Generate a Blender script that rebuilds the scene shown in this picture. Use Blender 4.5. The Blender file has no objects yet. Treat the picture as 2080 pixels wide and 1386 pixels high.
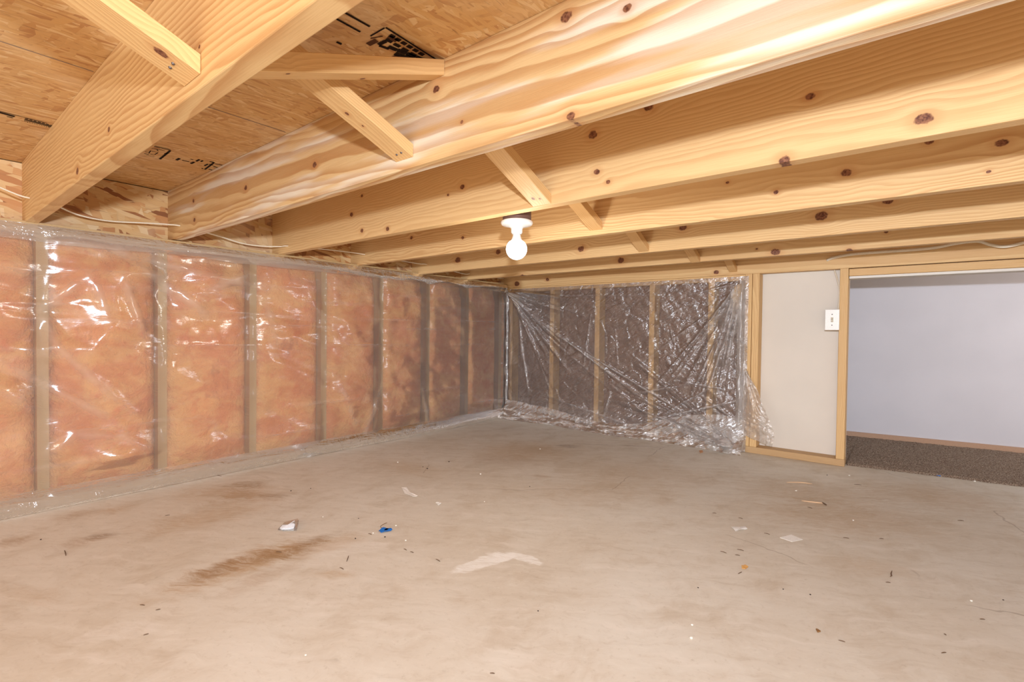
import bpy, bmesh, math, random
import numpy as np
from mathutils import Vector, Matrix, noise as mnoise
random.seed(7)
sc = bpy.context.scene
COL = sc.collection
PI = math.pi

# ------------------------------------------------------------------ camera
CX, CZ = 2.6413, 0.7189
YAW, PIT, ROL, FPX = math.radians(-38.4819), math.radians(-1.0607), math.radians(.6831), 1003.69
F_ = Vector((math.sin(YAW)*math.cos(PIT), math.cos(YAW)*math.cos(PIT), math.sin(PIT)))
r_ = Vector((math.cos(YAW), -math.sin(YAW), 0)); u_ = r_.cross(F_)
R_ = math.cos(ROL)*r_ + math.sin(ROL)*u_
U_ = -math.sin(ROL)*r_ + math.cos(ROL)*u_
CAM = Vector((CX, 0, CZ))
cam_d = bpy.data.cameras.new('camera'); cam = bpy.data.objects.new('camera', cam_d); COL.objects.link(cam)
cam_d.sensor_width = 36; cam_d.lens = 36*FPX/2080; cam_d.clip_start = .01
m = Matrix((R_, U_, -F_)).transposed().to_4x4(); m.translation = CAM; cam.matrix_world = m
sc.camera = cam
def on(u, v, ax, val):                      # where the sight line of a photo pixel meets a known plane of the room
    d = F_ + R_*((u-1040)/FPX) - U_*((v-693)/FPX)
    return CAM + d*((val-CAM[ax])/d[ax])

# ------------------------------------------------------------------ light
sc.view_settings.view_transform = 'Standard'; sc.view_settings.look = 'None'
sc.view_settings.gamma = 1; sc.view_settings.use_curve_mapping = False
sc.view_settings.exposure = 0.13
w = bpy.data.worlds.new('world'); sc.world = w; w.use_nodes = True
w.node_tree.nodes['Background'].inputs[0].default_value = (1, .92, .84, 1)
w.node_tree.nodes['Background'].inputs[1].default_value = 2.0
def lamp(name, kind, loc, power, col, size=.03, rot=None, falloff=None, smooth=.0):
    l = bpy.data.lights.new(name, kind); l.energy = power; l.color = col
    if kind == 'AREA': l.size = size
    else: l.shadow_soft_size = size
    o = bpy.data.objects.new(name, l); COL.objects.link(o); o.location = loc
    if rot: o.rotation_euler = rot
    if falloff:
        l.use_nodes = True; nt = l.node_tree; e = nt.nodes['Emission']; f = nt.nodes.new('ShaderNodeLightFalloff')
        f.inputs['Strength'].default_value = 1.; f.inputs['Smooth'].default_value = smooth; nt.links.new(f.outputs[falloff], e.inputs['Strength'])
    return o
lamp('camera_flash', 'POINT', (2.66, .03, .95), 60, (.87, .97, 1.12), .025, falloff='Linear', smooth=.5)
lamp('bulb_light', 'POINT', (1.548, 1.397, 1.026), 5, (1, .93, .84), .036)
lamp('fill_light', 'POINT', (3.4, -1.5, .9), 30, (1, .9, .78), .1)  # added fill lamp behind the camera, no fixture modelled
lamp('next_room_lamp', 'POINT', (4.3, 3.75, 1.0), 16, (.93, .95, 1), .15)

# ------------------------------------------------------------------ tagging and mesh helpers
def tag(o, label=None, cat=None, group=None, kind=None):
    if label: o['label'] = label
    if cat: o['category'] = cat
    if group: o['group'] = group
    if kind: o['kind'] = kind
    return o
def empty(name, loc=(0,0,0)):
    o = bpy.data.objects.new(name, None); COL.objects.link(o); o.location = loc; o.empty_display_size = .05; return o
def link(name, me, mat, parent=None, loc=None, rot=None, smooth=False):
    o = bpy.data.objects.new(name, me); COL.objects.link(o)
    if mat: me.materials.append(mat)
    if smooth: me.polygons.foreach_set('use_smooth', [True]*len(me.polygons))
    if parent: o.parent = parent
    if loc is not None: o.location = loc
    if rot is not None: o.rotation_euler = rot
    return o
def from_bm(name, bm, mat, parent=None, loc=None, rot=None, smooth=False):
    me = bpy.data.meshes.new(name); bm.to_mesh(me); bm.free()
    return link(name, me, mat, parent, loc, rot, smooth)
def bbox(bm, a, b, bev=0, seg=1):
    vs = [bm.verts.new((x, y, z)) for x in (a[0], b[0]) for y in (a[1], b[1]) for z in (a[2], b[2])]
    fs = [bm.faces.new([vs[i] for i in q]) for q in ((0,1,3,2),(4,6,7,5),(0,4,5,1),(2,3,7,6),(0,2,6,4),(1,5,7,3))]
    bmesh.ops.recalc_face_normals(bm, faces=fs)
    if bev:
        es = list({e for f in fs for e in f.edges})
        bmesh.ops.bevel(bm, geom=es, offset=bev, segments=seg, affect='EDGES', profile=.5)
def box(name, a, b, mat, parent=None, bev=0, seg=1):
    bm = bmesh.new(); c = [(a[i]+b[i])/2 for i in range(3)]
    bbox(bm, [a[i]-c[i] for i in range(3)], [b[i]-c[i] for i in range(3)], bev, seg)
    return from_bm(name, bm, mat, parent, c)
def lathe(name, prof, mat, parent=None, loc=(0,0,0), n=48):
    bm = bmesh.new(); rings = []
    for r, z in prof:
        rings.append([bm.verts.new((r*math.cos(2*PI*i/n), r*math.sin(2*PI*i/n), z)) for i in range(n)])
    for a, b in zip(rings, rings[1:]):
        for i in range(n): bm.faces.new((a[i], a[(i+1)%n], b[(i+1)%n], b[i]))
    bm.faces.new(rings[0][::-1]); bm.faces.new(rings[-1])
    bmesh.ops.recalc_face_normals(bm, faces=bm.faces[:])
    return from_bm(name, bm, mat, parent, loc, smooth=True)
def catmull(P, n=8):
    P = [Vector(p) for p in P]; out = []
    Q = [2*P[0]-P[1]] + P + [2*P[-1]-P[-2]]
    for i in range(1, len(Q)-2):
        for k in range(n):
            t = k/n; a, b, c, d = Q[i-1:i+3]
            out.append(.5*((2*b)+(c-a)*t+(2*a-5*b+4*c-d)*t*t+(3*b-a-3*c+d)*t**3))
    return out + [P[-1]]
def tube(bm, pts, ra, rb=None, n=8, tap=False):
    rb = rb or ra; rings = []; N = len(pts)
    for i, p in enumerate(pts):
        t = (pts[min(i+1, N-1)]-pts[max(i-1, 0)]).normalized()
        s = t.cross(Vector((0, 0, 1)));  s = s.normalized() if s.length > 1e-4 else Vector((1, 0, 0))
        up = s.cross(t).normalized(); k = 1 if not tap else max(.15, math.sin(PI*(i+.6)/(N+.2))**.5)
        rings.append([bm.verts.new(p + k*(s*ra*math.cos(2*PI*j/n) + up*rb*math.sin(2*PI*j/n))) for j in range(n)])
    for a, b in zip(rings, rings[1:]):
        for j in range(n): bm.faces.new((a[j], a[(j+1)%n], b[(j+1)%n], b[j]))
    bm.faces.new(rings[0][::-1]); bm.faces.new(rings[-1])

# ------------------------------------------------------------------ material helpers
class NT:
    def __init__(s, name):
        s.m = bpy.data.materials.new(name); s.m.use_nodes = True; s.t = s.m.node_tree; s.t.nodes.clear()
        s.out = s.t.nodes.new('ShaderNodeOutputMaterial')
    def put(s, inp, v):
        if v is None: return
        if isinstance(v, bpy.types.NodeSocket): s.t.links.new(v, inp)
        elif hasattr(inp.default_value, '__len__') and len(inp.default_value) == 4 and len(v) == 3: inp.default_value = (*v, 1)
        else: inp.default_value = v
    def n(s, typ, props=None, **ins):
        nd = s.t.nodes.new('ShaderNode'+typ)
        for k, v in (props or {}).items(): setattr(nd, k, v)
        for k, v in ins.items():
            s.put(nd.inputs[int(k[1:])] if k[0] == '_' else nd.inputs[k.replace('__', ' ')], v)
        return nd
    def math(s, op, a, b=None, c=None, clamp=False):
        nd = s.t.nodes.new('ShaderNodeMath'); nd.operation = op; nd.use_clamp = clamp
        for i, v in enumerate((a, b, c)):
            if v is not None: s.put(nd.inputs[i], v)
        return nd.outputs[0]
    def vm(s, op, a, b=None):
        nd = s.t.nodes.new('ShaderNodeVectorMath'); nd.operation = op
        s.put(nd.inputs[0], a)
        if b is not None: s.put(nd.inputs[1], b)
        return nd.outputs[0]
    def mix(s, f, a, b, mode='MIX'):
        nd = s.t.nodes.new('ShaderNodeMix'); nd.data_type = 'RGBA'; nd.blend_type = mode
        s.put(nd.inputs[0], f); s.put(nd.inputs[6], a); s.put(nd.inputs[7], b); return nd.outputs[2]
    def ramp(s, f, lo, hi, a=0., b=1.):
        nd = s.t.nodes.new('ShaderNodeMapRange'); nd.interpolation_type = 'SMOOTHSTEP'
        for i, v in enumerate((f, lo, hi, a, b)): s.put(nd.inputs[i], v)
        return nd.outputs[0]
    def noise(s, vec, scale, detail=3, rough=.5, dist=0, col=False):
        nd = s.n('TexNoise', Vector=vec, Scale=scale, Detail=detail, Roughness=rough, Distortion=dist)
        return nd.outputs[1 if col else 0]
    def obj(s): return s.n('TexCoord').outputs['Object']
    def pos(s): return s.n('NewGeometry').outputs['Position']
    def rnd(s): return s.n('ObjectInfo').outputs['Random']
    def scl(s, v, x, y, z): return s.vm('MULTIPLY', v, (x, y, z))
    def bump(s, h, strength=.3, dist=.01): return s.n('Bump', Height=h, Strength=strength, Distance=dist).outputs[0]
    def bsdf(s, color, rough=.6, normal=None, spec=.5, **kw):
        b = s.n('BsdfPrincipled'); s.put(b.inputs['Base Color'], color); s.put(b.inputs['Roughness'], rough)
        s.put(b.inputs['Specular IOR Level'], spec)
        if normal is not None: s.put(b.inputs['Normal'], normal)
        for k, v in kw.items(): s.put(b.inputs[k.replace('__', ' ')], v)
        s.t.links.new(b.outputs[0], s.out.inputs[0]); return s.m
def srgb(r, g, b):
    return tuple(((c/255)/12.92 if c/255 <= .04045 else ((c/255+.055)/1.055)**2.4) for c in (r, g, b))
def plain(name, col, rough=.5, spec=.5, bump=0, bscale=300, **kw):
    t = NT(name); p = t.obj(); n1 = t.noise(p, bscale, 3)
    c = t.mix(t.ramp(n1, .3, .7), tuple(x*.93 for x in col), tuple(min(1, x*1.05) for x in col))
    return t.bsdf(c, rough, t.bump(n1, bump, .002) if bump else None, spec, **kw)

def wood(name, light, dark, ring=.0062, knots=(), contrast=.5, seed=0., axis_y=.05, axis_z=-.02, tilt=.012, wob=.03, pale=None, bumpk=.25, flat=False):
    """sawn softwood: growth rings about an axis almost parallel to the board's local x, knots at given (x, z, r)"""
    t = NT(name); P = t.obj()
    if not knots: P = t.vm('ADD', P, t.n('CombineXYZ', X=t.math('MULTIPLY', t.rnd(), 37.), Y=0., Z=0.).outputs[0])
    if flat:
        q_ = t.n('SeparateXYZ', Vector=P).outputs; P = t.n('CombineXYZ', X=q_[0], Y=q_[2], Z=q_[1]).outputs[0]
    sp = t.n('SeparateXYZ', Vector=P); x, y, z = sp.outputs
    Q = t.vm('ADD', P, (seed*3.1, seed*1.7, seed))
    n1 = t.noise(t.scl(Q, 1.1, 4, 6), 1.6, 3, .45)
    zz = t.math('ADD', z, t.math('MULTIPLY', t.math('SUBTRACT', n1, .5), wob*2.4))
    km = 0.; halo = 0.; kno = t.noise(P, 70, 3, .6) if knots else 0
    for kx, kz, kr in knots:
        dx = t.math('MULTIPLY', t.math('SUBTRACT', x, kx), .8); dz = t.math('SUBTRACT', z, kz)
        d = t.math('SQRT', t.math('ADD', t.math('MULTIPLY', dx, dx), t.math('MULTIPLY', dz, dz)))
        q = t.math('DIVIDE', d, kr*2.6)
        g = t.math('EXPONENT', t.math('MULTIPLY', t.math('MULTIPLY', q, q), -1.))
        zz = t.math('SUBTRACT', zz, t.math('MULTIPLY', t.math('MULTIPLY', g, dz), .85))
        km = t.math('MAXIMUM', km, t.ramp(t.math('ADD', t.math('DIVIDE', d, kr*.82), t.math('MULTIPLY', t.math('SUBTRACT', kno, .5), .9)), 1.15, .8))
        halo = t.math('MAXIMUM', halo, t.ramp(q, .9, .3))
    zc = t.math('ADD', t.math('SUBTRACT', zz, axis_z), t.math('MULTIPLY', x, tilt))
    yc = t.math('SUBTRACT', y, axis_y)
    Rr = t.math('SQRT', t.math('ADD', t.math('MULTIPLY', zc, zc), t.math('MULTIPLY', yc, yc)))
    ph = t.math('DIVIDE', Rr, ring)
    fr = t.math('FRACT', ph)
    line = t.math('MULTIPLY', t.ramp(fr, .15, .86), t.ramp(fr, 1., .9))      # earlywood fading into a latewood line
    amp = t.ramp(t.noise(t.scl(Q, .6, 3, 5), 2.3, 2), .25, .7, .45, 1.)
    fib = t.noise(t.scl(Q, 3, 120, 120), 3.5, 3, .6)
    f = t.math('MULTIPLY', t.math('MULTIPLY', line, amp), contrast)
    c = t.mix(f, light, dark)
    c = t.mix(t.ramp(fib, .35, .75, 0, .18), c, dark)
    if pale:
        pm = t.ramp(t.noise(t.scl(Q, .9, 7, 9), 1.9, 3), .45, .62)
        c = t.mix(t.math('MULTIPLY', pm, .8), c, t.mix(t.math('MULTIPLY', line, .5), pale, dark))
    if knots:
        c = t.mix(t.math('MULTIPLY', halo, .28), c, srgb(190, 120, 66))
        kn = t.ramp(t.noise(t.scl(Q, 60, 60, 60), 3, 2), .3, .7)
        c = t.mix(km, c, t.mix(kn, srgb(92, 50, 34), srgb(150, 100, 70)))
    h = t.math('ADD', t.math('MULTIPLY', line, .5), t.math('MULTIPLY', fib, .6))
    return t.bsdf(c, t.ramp(fib, .3, .7, .5, .66), t.bump(h, bumpk, .0015), .35)

def osb(name, ori=0., bright=1., upright=False, big=1.):
    t = NT(name); P0 = t.obj()
    if upright:
        q_ = t.n('SeparateXYZ', Vector=P0).outputs; P0 = t.n('CombineXYZ', X=q_[1], Y=q_[2], Z=q_[0]).outputs[0]
    P = t.vm('ADD', P0, t.vm('SUBTRACT', t.scl(t.noise(P0, 9, 2, col=True), .03, .03, .03), (.015,)*3))
    cols = []
    for i, (a, sx, sy) in enumerate(((0, 13, 95), (.35, 16, 80), (-.4, 15, 90), (1.3, 18, 75), (.12, 20, 120))):
        mp = t.n('Mapping', Vector=P); mp.inputs['Rotation'].default_value = (0, 0, ori+a); mp.inputs['Location'].default_value = (i*3.7, i*1.3, 0)
        mp2 = t.scl(mp.outputs[0], sx*big, sy*big, 1)
        v = t.n('TexVoronoi', {'voronoi_dimensions': '2D'}, Vector=mp2, Scale=1., Randomness=1.)
        s_ = t.n('SeparateXYZ', Vector=v.outputs['Color']).outputs
        cols.append((s_[0], s_[1], v.outputs['Distance'], mp2))
    val = cols[0][0]; dist = cols[0][2]; fibv = cols[0][3]
    for a in cols[1:]:
        m_ = t.math('GREATER_THAN', a[1], .55)
        nd = t.n('Mix', {'data_type': 'FLOAT'}); t.put(nd.inputs[0], m_); t.put(nd.inputs[2], val); t.put(nd.inputs[3], a[0]); val = nd.outputs[0]
        nd = t.n('Mix', {'data_type': 'FLOAT'}); t.put(nd.inputs[0], m_); t.put(nd.inputs[2], dist); t.put(nd.inputs[3], a[2]); dist = nd.outputs[0]
    cr = t.n('ValToRGB'); t.put(cr.inputs[0], val); e = cr.color_ramp.elements
    def C(*k): return (*[q*bright for q in srgb(*k)], 1)
    e[0].position = 0; e[0].color = C(186, 136, 86) if not upright else C(140, 84, 42); e[1].position = 1; e[1].color = C(232, 200, 150)
    for p_, k in ((.12, (204, 156, 100) if not upright else (176, 116, 64)), (.35, (214, 172, 116) if not upright else (206, 148, 90)), (.6, (216, 172, 112)), (.85, (224, 186, 130))):
        q = e.new(p_); q.color = C(*k)
    fib = t.noise(t.scl(fibv, .5, 3, 1), 3, 3, .6)
    c = t.mix(t.ramp(fib, .4, .75, 0, .3), cr.outputs[0], C(176, 122, 72))
    fl = t.noise(t.scl(fibv, .45, .5, 1), 2.6, 4, .72)
    c = t.mix(t.ramp(fl, .62, .70, 0, .75), c, C(120, 72, 38))
    wash = t.ramp(t.noise(P0, 1.9, 4, .6), .52, .66, 0, .4); c = t.mix(wash, c, C(232, 208, 172))
    c = t.mix(t.ramp(dist, .55, 1.0, 0, .22), c, C(130, 82, 46))
    h = t.math('ADD', val, t.math('MULTIPLY', fib, .3))
    return t.bsdf(c, .55, t.bump(h, .35, .002), .4)

def concrete():
    t = NT('concrete slab'); P = t.pos()
    W = t.vm('ADD', P, t.vm('SUBTRACT', t.scl(t.noise(P, 5, 3, .6, col=True), .12, .12, 0), (.06, .06, 0)))
    big = t.noise(W, 1.3, 4, .6); mid = t.noise(t.scl(W, 1.5, 1, 1), 5, 5, .65); fine = t.noise(P, 60, 4, .7)
    rot = t.n('Mapping', Vector=W); rot.inputs['Rotation'].default_value = (0, 0, -.55)
    trowel = t.noise(t.scl(rot.outputs[0], 2.2, 15, 1), 1.6, 5, .62)
    c = t.mix(t.ramp(big, .3, .7), srgb(216, 208, 194), srgb(206, 194, 176))
    c = t.mix(t.ramp(mid, .45, .75, 0, .55), c, srgb(188, 170, 147))
    c = t.mix(t.ramp(trowel, .5, .75, 0, .5), c, srgb(226, 217, 204))
    c = t.mix(t.ramp(trowel, .46, .25, 0, .35), c, srgb(178, 158, 134))
    c = t.mix(t.ramp(fine, .55, .8, 0, .4), c, srgb(160, 140, 116))
    m2_ = t.noise(t.scl(rot.outputs[0], 1, 2.5, 1), 14, 6, .75)
    c = t.mix(t.ramp(m2_, .5, .75, 0, .35), c, srgb(176, 156, 132)); c = t.mix(t.ramp(m2_, .48, .28, 0, .35), c, srgb(228, 222, 208))
    sp = t.n('SeparateXYZ', Vector=W); X, Y = sp.outputs[0], sp.outputs[1]
    ragged = t.noise(t.scl(rot.outputs[0], 1.5, 7, 1), 5, 8, .78)
    grit = t.ramp(t.noise(t.scl(rot.outputs[0], 1, 4, 1), 22, 5, .75), .3, .62, .25, 1.)
    def blot(c, x, y, rx, ry, ang, col, k, lo=.95, hi=.35, rag=1.1):
        dx = t.math('SUBTRACT', X, x); dy = t.math('SUBTRACT', Y, y); ca, sa = math.cos(ang), math.sin(ang)
        a = t.math('DIVIDE', t.math('ADD', t.math('MULTIPLY', dx, ca), t.math('MULTIPLY', dy, sa)), rx)
        b = t.math('DIVIDE', t.math('SUBTRACT', t.math('MULTIPLY', dy, ca), t.math('MULTIPLY', dx, sa)), ry)
        d = t.math('SQRT', t.math('ADD', t.math('MULTIPLY', a, a), t.math('MULTIPLY', b, b)))
        d = t.math('ADD', d, t.math('MULTIPLY', t.math('SUBTRACT', ragged, .5), rag*2))
        return t.mix(t.math('MULTIPLY', t.ramp(d, lo+.2, hi-.2, 0, k) if rag > .6 else t.ramp(d, .85, .62, 0, k), grit), c, col)
    brown = srgb(160, 122, 82); tan = srgb(182, 150, 112)
    for px in STAINS:
        u, v, ru, rv, col, k = px
        p = on(u, v, 2, 0); q = on(u+ru, v-rv, 2, 0); ax = (q-p); L = ax.length
        nrm = on(u, v+px[2]*.18, 2, 0)-p
        c = blot(c, p.x, p.y, L, max(.03, nrm.length*1.0), math.atan2(ax.y, ax.x), brown if col == 'b' else (tan if col == 't' else (srgb(120, 96, 76) if col == 'd' else srgb(236, 231, 222))), k, rag=(.55 if col == 'w' else 1.1))
    for px in ((560, 1128, 100, 12), (640, 1100, 60, 18), (430, 1160, 60, 30), (500, 985, 60, 0), (555, 1008, 30, 0)):
        p = on(px[0], px[1], 2, 0); q = on(px[0]+px[2], px[1]-px[3], 2, 0); ax = q-p; c = blot(c, p.x, p.y, ax.length, .05, math.atan2(ax.y, ax.x), srgb(140, 106, 66), .5)
    # hairline cracks
    vc = t.n('TexVoronoi', {'feature': 'DISTANCE_TO_EDGE'}, Vector=t.vm('ADD', W, (.3, 0, 0)), Scale=.9)
    cm = t.math('MULTIPLY', t.ramp(vc.outputs['Distance'], .0032, .001), t.ramp(t.noise(P, 2.5, 2), .53, .58))
    c = t.mix(t.math('MULTIPLY', cm, .4), c, srgb(128, 104, 82))
    h = t.math('ADD', t.math('MULTIPLY', fine, .4), t.math('ADD', mid, trowel))
    return t.bsdf(c, t.ramp(mid, .3, .7, .55, .75), t.bump(h, .12, .004), .3)
STAINS = [(590, 1120, 130, 22, 't', .75), (545, 1130, 60, 16, 'b', .6), (600, 1110, 55, 8, 'b', .6), (690, 1105, 80, 30, 't', .5), (985, 1140, 75, 26, 'w', .95), (1060, 1132, 50, -14, 'w', .95),
          (480, 1150, 150, 60, 't', .7), (470, 1145, 90, 40, 'b', .5), (200, 1090, 40, 10, 'd', .55), (170, 1100, 60, 14, 'b', .4), (30, 1100, 60, 4, 'b', .5),
          (500, 1005, 70, -8, 'b', .5), (470, 1000, 120, -4, 't', .5), (160, 1045, 60, 14, 'b', .35), (240, 1035, 50, 6, 't', .5), (420, 1050, 160, 30, 't', .55),
          (1030, 935, 90, -4, 'b', .35), (1060, 915, 130, -6, 't', .6), (1150, 906, 26, -2, 'd', .5), (820, 950, 80, -16, 't', .4), (1100, 968, 24, -3, 'b', .4),
          (540, 1170, 80, 36, 'b', .35), (670, 1170, 50, 0, 't', .5), (1200, 1000, 200, 0, 't', .3), (1700, 1050, 260, -20, 't', .5), (1650, 1000, 200, -20, 't', .5), (1900, 1010, 200, -20, 't', .5), (1300, 960, 200, -10, 't', .35),
          (1010, 1134, 40, 10, 'w', .8), (700, 1150-35, 120, 12, 'w', .3), (250, 1280, 120, 20, 'w', .3), (1760, 1150, 140, -20, 't', .3), (60, 1210, 90, -10, 't', .3)]

def film(name, milky, gloss_k, rough, bscale, bstr, tint=(.92, .9, .86), streak=0., crinkle=0., face=1.3):
    """clear polythene: mostly see-through, a little milky, glossy on its wrinkles"""
    t = NT(name); P = t.pos()
    n1 = t.noise(P, bscale, 4, .6, .6)
    mp = t.n('Mapping', Vector=P); mp.inputs['Rotation'].default_value = (0, .55, 0)
    n2 = t.noise(t.scl(mp.outputs[0], 1, 1, 9), bscale*.35, 4, .6, .3)
    h = t.math('ADD', n1, t.math('MULTIPLY', n2, 1.2))
    if crinkle:
        v = t.n('TexVoronoi', {'feature': 'DISTANCE_TO_EDGE'}, Vector=t.vm('ADD', P, t.scl(t.noise(P, 14, 3, col=True), .05, .05, .05)), Scale=crinkle)
        h = t.math('ADD', h, t.math('MULTIPLY', t.ramp(v.outputs['Distance'], 0, .12), .5))
    nrm = t.bump(h, bstr, .01)
    lw = t.n('LayerWeight', Blend=.5, Normal=nrm).outputs['Facing']
    dif = t.n('BsdfDiffuse', Color=tint, Normal=nrm); trl = t.n('BsdfTranslucent', Color=tint)
    ds = t.n('MixShader', _0=.45, _1=dif.outputs[0], _2=trl.outputs[0])
    tr = t.n('BsdfTransparent', Color=(.97, .965, .95))
    mk = t.math('ADD', t.math('MULTIPLY', t.math('POWER', lw, 2.), milky*face), milky)
    ca = t.n('Attribute', {'attribute_name': 'crease_glint'}).outputs['Fac']  # painted whiteness standing in for glints on the folds, with some doubled film
    mk = t.math('ADD', mk, t.math('MULTIPLY', ca, t.ramp(n1, .3, .7, .35, 1.)))
    if streak: mk = t.math('ADD', mk, t.ramp(n2, .55, .75, 0, streak))
    s1 = t.n('MixShader', _0=t.math('MINIMUM', mk, .9), _1=tr.outputs[0], _2=ds.outputs[0])
    gl = t.n('BsdfGlossy', Color=(1, 1, 1), Roughness=rough, Normal=nrm)
    fr = t.n('Fresnel', IOR=1.5, Normal=nrm).outputs[0]
    s2 = t.n('MixShader', _0=t.math('MULTIPLY', fr, gloss_k, clamp=True), _1=s1.outputs[0], _2=gl.outputs[0])
    t.t.links.new(s2.outputs[0], t.out.inputs[0]); return t.m

# wood colours
YL, YD = srgb(228, 192, 137), srgb(184, 126, 70)
M_stud = wood('pale framing lumber', srgb(226, 188, 132), srgb(186, 132, 78), .005, contrast=.4, seed=3, axis_y=.09, axis_z=.1)
M_plateb = wood('soiled plate lumber', srgb(200, 164, 118), srgb(150, 112, 72), .006, contrast=.4, seed=9, axis_y=.09, axis_z=.1)
M_brace = wood('bridging lumber', srgb(226, 184, 126), srgb(176, 120, 66), .004, contrast=.45, seed=5, axis_y=.06, axis_z=.05)
M_oldstud = wood('damp grey framing lumber', srgb(196, 164, 116), srgb(150, 122, 84), .005, contrast=.4, seed=8)
M_osb = osb('subfloor strand board', PI/2)
M_rim = osb('rim strand board', .1, .9, True, .5)
M_conc = concrete()
M_flimL = film('thick milky polythene', .22, 1.7, .15, 9, .13, tint=(.9, .82, .72), streak=.05, face=.7)
M_fold = film('doubled milky polythene', .58, 1.5, .15, 12, .8, tint=(.74, .65, .54), streak=.1, face=.6)
M_filmB = film('thin clear polythene', .07, 4.2, .19, 22, .8, tint=(1, .95, .92), streak=.12, crinkle=7)
M_hem = film('bunched clear polythene', .30, 4., .18, 20, .7, tint=(1, .97, .94), streak=.3)
M_cable = plain('cream cable sheath', srgb(236, 224, 200), .45)
M_black = plain('black ink', srgb(38, 26, 22), .8, .1)
M_ink = plain('faded ink', srgb(92, 62, 44), .8, .1)
M_blue = plain('blue chalk', srgb(96, 96, 120), .9, .1)
M_nail = plain('grey steel nail', srgb(110, 104, 104), .35, .5, Metallic=.8)

# ------------------------------------------------------------------ structure
ZS, ZJ, XR = 1.3577, 1.122, -.0709
S = .4877; Y1 = .3234
YB, YW = 3.25, 3.342            # stud face and backing wall of the back partition
XE, YR = 6.0, -2.6              # unseen extents of the room
ZH = 1.088                      # underside of the beam over the back partition
def struct(o): o['kind'] = 'structure'; return o
struct(box('floor', (-.25, YR, -.1), (XE, 5.2, 0), M_conc))
struct(box('ceiling', (-.25, YR, ZS), (XE, YB+.1, ZS+.02), M_osb))
t_ = NT('dark foundation concrete'); P_ = t_.pos(); a_ = t_.noise(P_, 18, 5, .7); b_ = t_.noise(P_, 90, 3, .6)
M_found = t_.bsdf(t_.mix(t_.ramp(a_, .3, .7), srgb(116, 88, 76), srgb(150, 120, 104)), .85, t_.bump(t_.math('ADD', a_, t_.math('MULTIPLY', b_, .5)), .9, .012), .2)
struct(box('wall_left', (-.25, YR, 0), (-.092, YW, ZS), M_found))
struct(box('wall_back', (-.092, YW, 0), (1.94, YW+.06, ZH), M_found))
# the next room beyond the opening
def wallpaint(name, c):
    t = NT(name); P = t.pos(); n1 = t.noise(P, 140, 3, .6); n2 = t.noise(P, 3, 3)
    col = t.mix(t.ramp(n2, .3, .7), c, tuple(q*.95 for q in c))
    return t.bsdf(col, .75, t.bump(n1, .12, .002), .25)
M_white = wallpaint('cool white painted board', srgb(214, 210, 214))
M_beige = wallpaint('beige gypsum board', srgb(228, 218, 204))
M_ceil2 = wallpaint('white gypsum edge', srgb(232, 228, 220))
pL, pR = on(1717, 885, 2, .01), on(2080, 921, 2, .01)
d_ = (pR-pL); d_.z = 0; d_.normalize(); nn = Vector((-d_.y, d_.x, 0))
def slab(name, p, q, nrm, th, z0, z1, mat):
    bm = bmesh.new(); vs = []
    for z in (z0, z1): vs += [bm.verts.new((*(v.xy), z)) for v in (p, q, q+nrm*th, p+nrm*th)]
    for f in ((0,1,2,3), (4,5,6,7), (0,1,5,4), (1,2,6,5), (2,3,7,6), (3,0,4,7)): bm.faces.new([vs[i] for i in f])
    bmesh.ops.recalc_face_normals(bm, faces=bm.faces[:]); return from_bm(name, bm, mat)
A_, B_ = pL-d_*1.2, pL+d_*4.0
struct(slab('wall_far', A_+nn*.012, B_+nn*.012, nn, .03, .042, 1.6, M_white))
M_floorplate = wood('reddish floor plate lumber', srgb(178, 140, 112), srgb(130, 92, 68), .006, contrast=.4, seed=12)
struct(slab('trim_1', A_, B_, nn, .05, .0, .042, plain('reddish floor plate', srgb(186, 150, 124), .7, .2)))
struct(box('wall_passage', (1.3, 3.44, 0), (1.34, 5.0, 1.6), M_beige))
struct(box('ceiling_passage', (1.3, YB+.02, 1.42), (XE, 5.2, 1.44), M_ceil2))
struct(box('wall_right', (XE, YR, 0), (XE+.05, 5.2, 1.6), M_beige))

# subfloor seam, chalk lines and the printed stamps on the strand board
def decal(name, quads, mat, parent, z=ZS):
    bm = bmesh.new()
    for (x0, y0, x1, y1, w_) in quads:          # a line of width w_ printed on the board's underside
        a = Vector((x0, y0, 0)); b = Vector((x1, y1, 0)); t = (b-a).normalized(); s = Vector((-t.y, t.x, 0))*w_/2
        for zz in ((z-.0012),):
            bm.faces.new([bm.verts.new((p.x, p.y, zz)) for p in (a-s, b-s, b+s, a+s)])
    return from_bm(name, bm, mat, parent)
ceil = bpy.data.objects['ceiling']; zc_ = -(ZS+.01)
def cdecal(name, quads, mat):
    o = decal(name, quads, mat, None); o.parent = ceil; o.matrix_parent_inverse = Matrix.Translation(ceil.location).inverted(); return o
cdecal('chalk_line', [(1.045, -.6, 1.04, .32, .0022), (1.053, .37, 1.058, .8, .0022)], M_blue)
cdecal('panel_seam', [(.541, -.6, .52, .31, .0035)], M_ink)
q_ = [(.512, .19, .505, .24, .014), (.487, .225, .487, .238, .006)]
for i in range(9): y = .262+.0095*i; q_ += [(.515-.001*i, y, .515-.001*i, y+.007, .004), (.509, y, .509, y+.0065, .003)]
q_ += [(.503, .262, .5, .34, .004), (.494, .262, .492, .335, .005)]
for i in range(14): y = .264+.0055*i; q_ += [(.484+random.uniform(-.003, .003), y, .478+random.uniform(-.002, .002), y+.003, .0018)]
cdecal('printed_stamp', q_, M_black)
q_ = []                                             # small square stamp with a seal, then broken strokes of lettering
def P2(u, v): p = on(u, v, 2, ZS); return p.x, p.y
def st(u0, v0, u1, v1, w_=.004): q_.append((*P2(u0, v0), *P2(u1, v1), w_))
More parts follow.
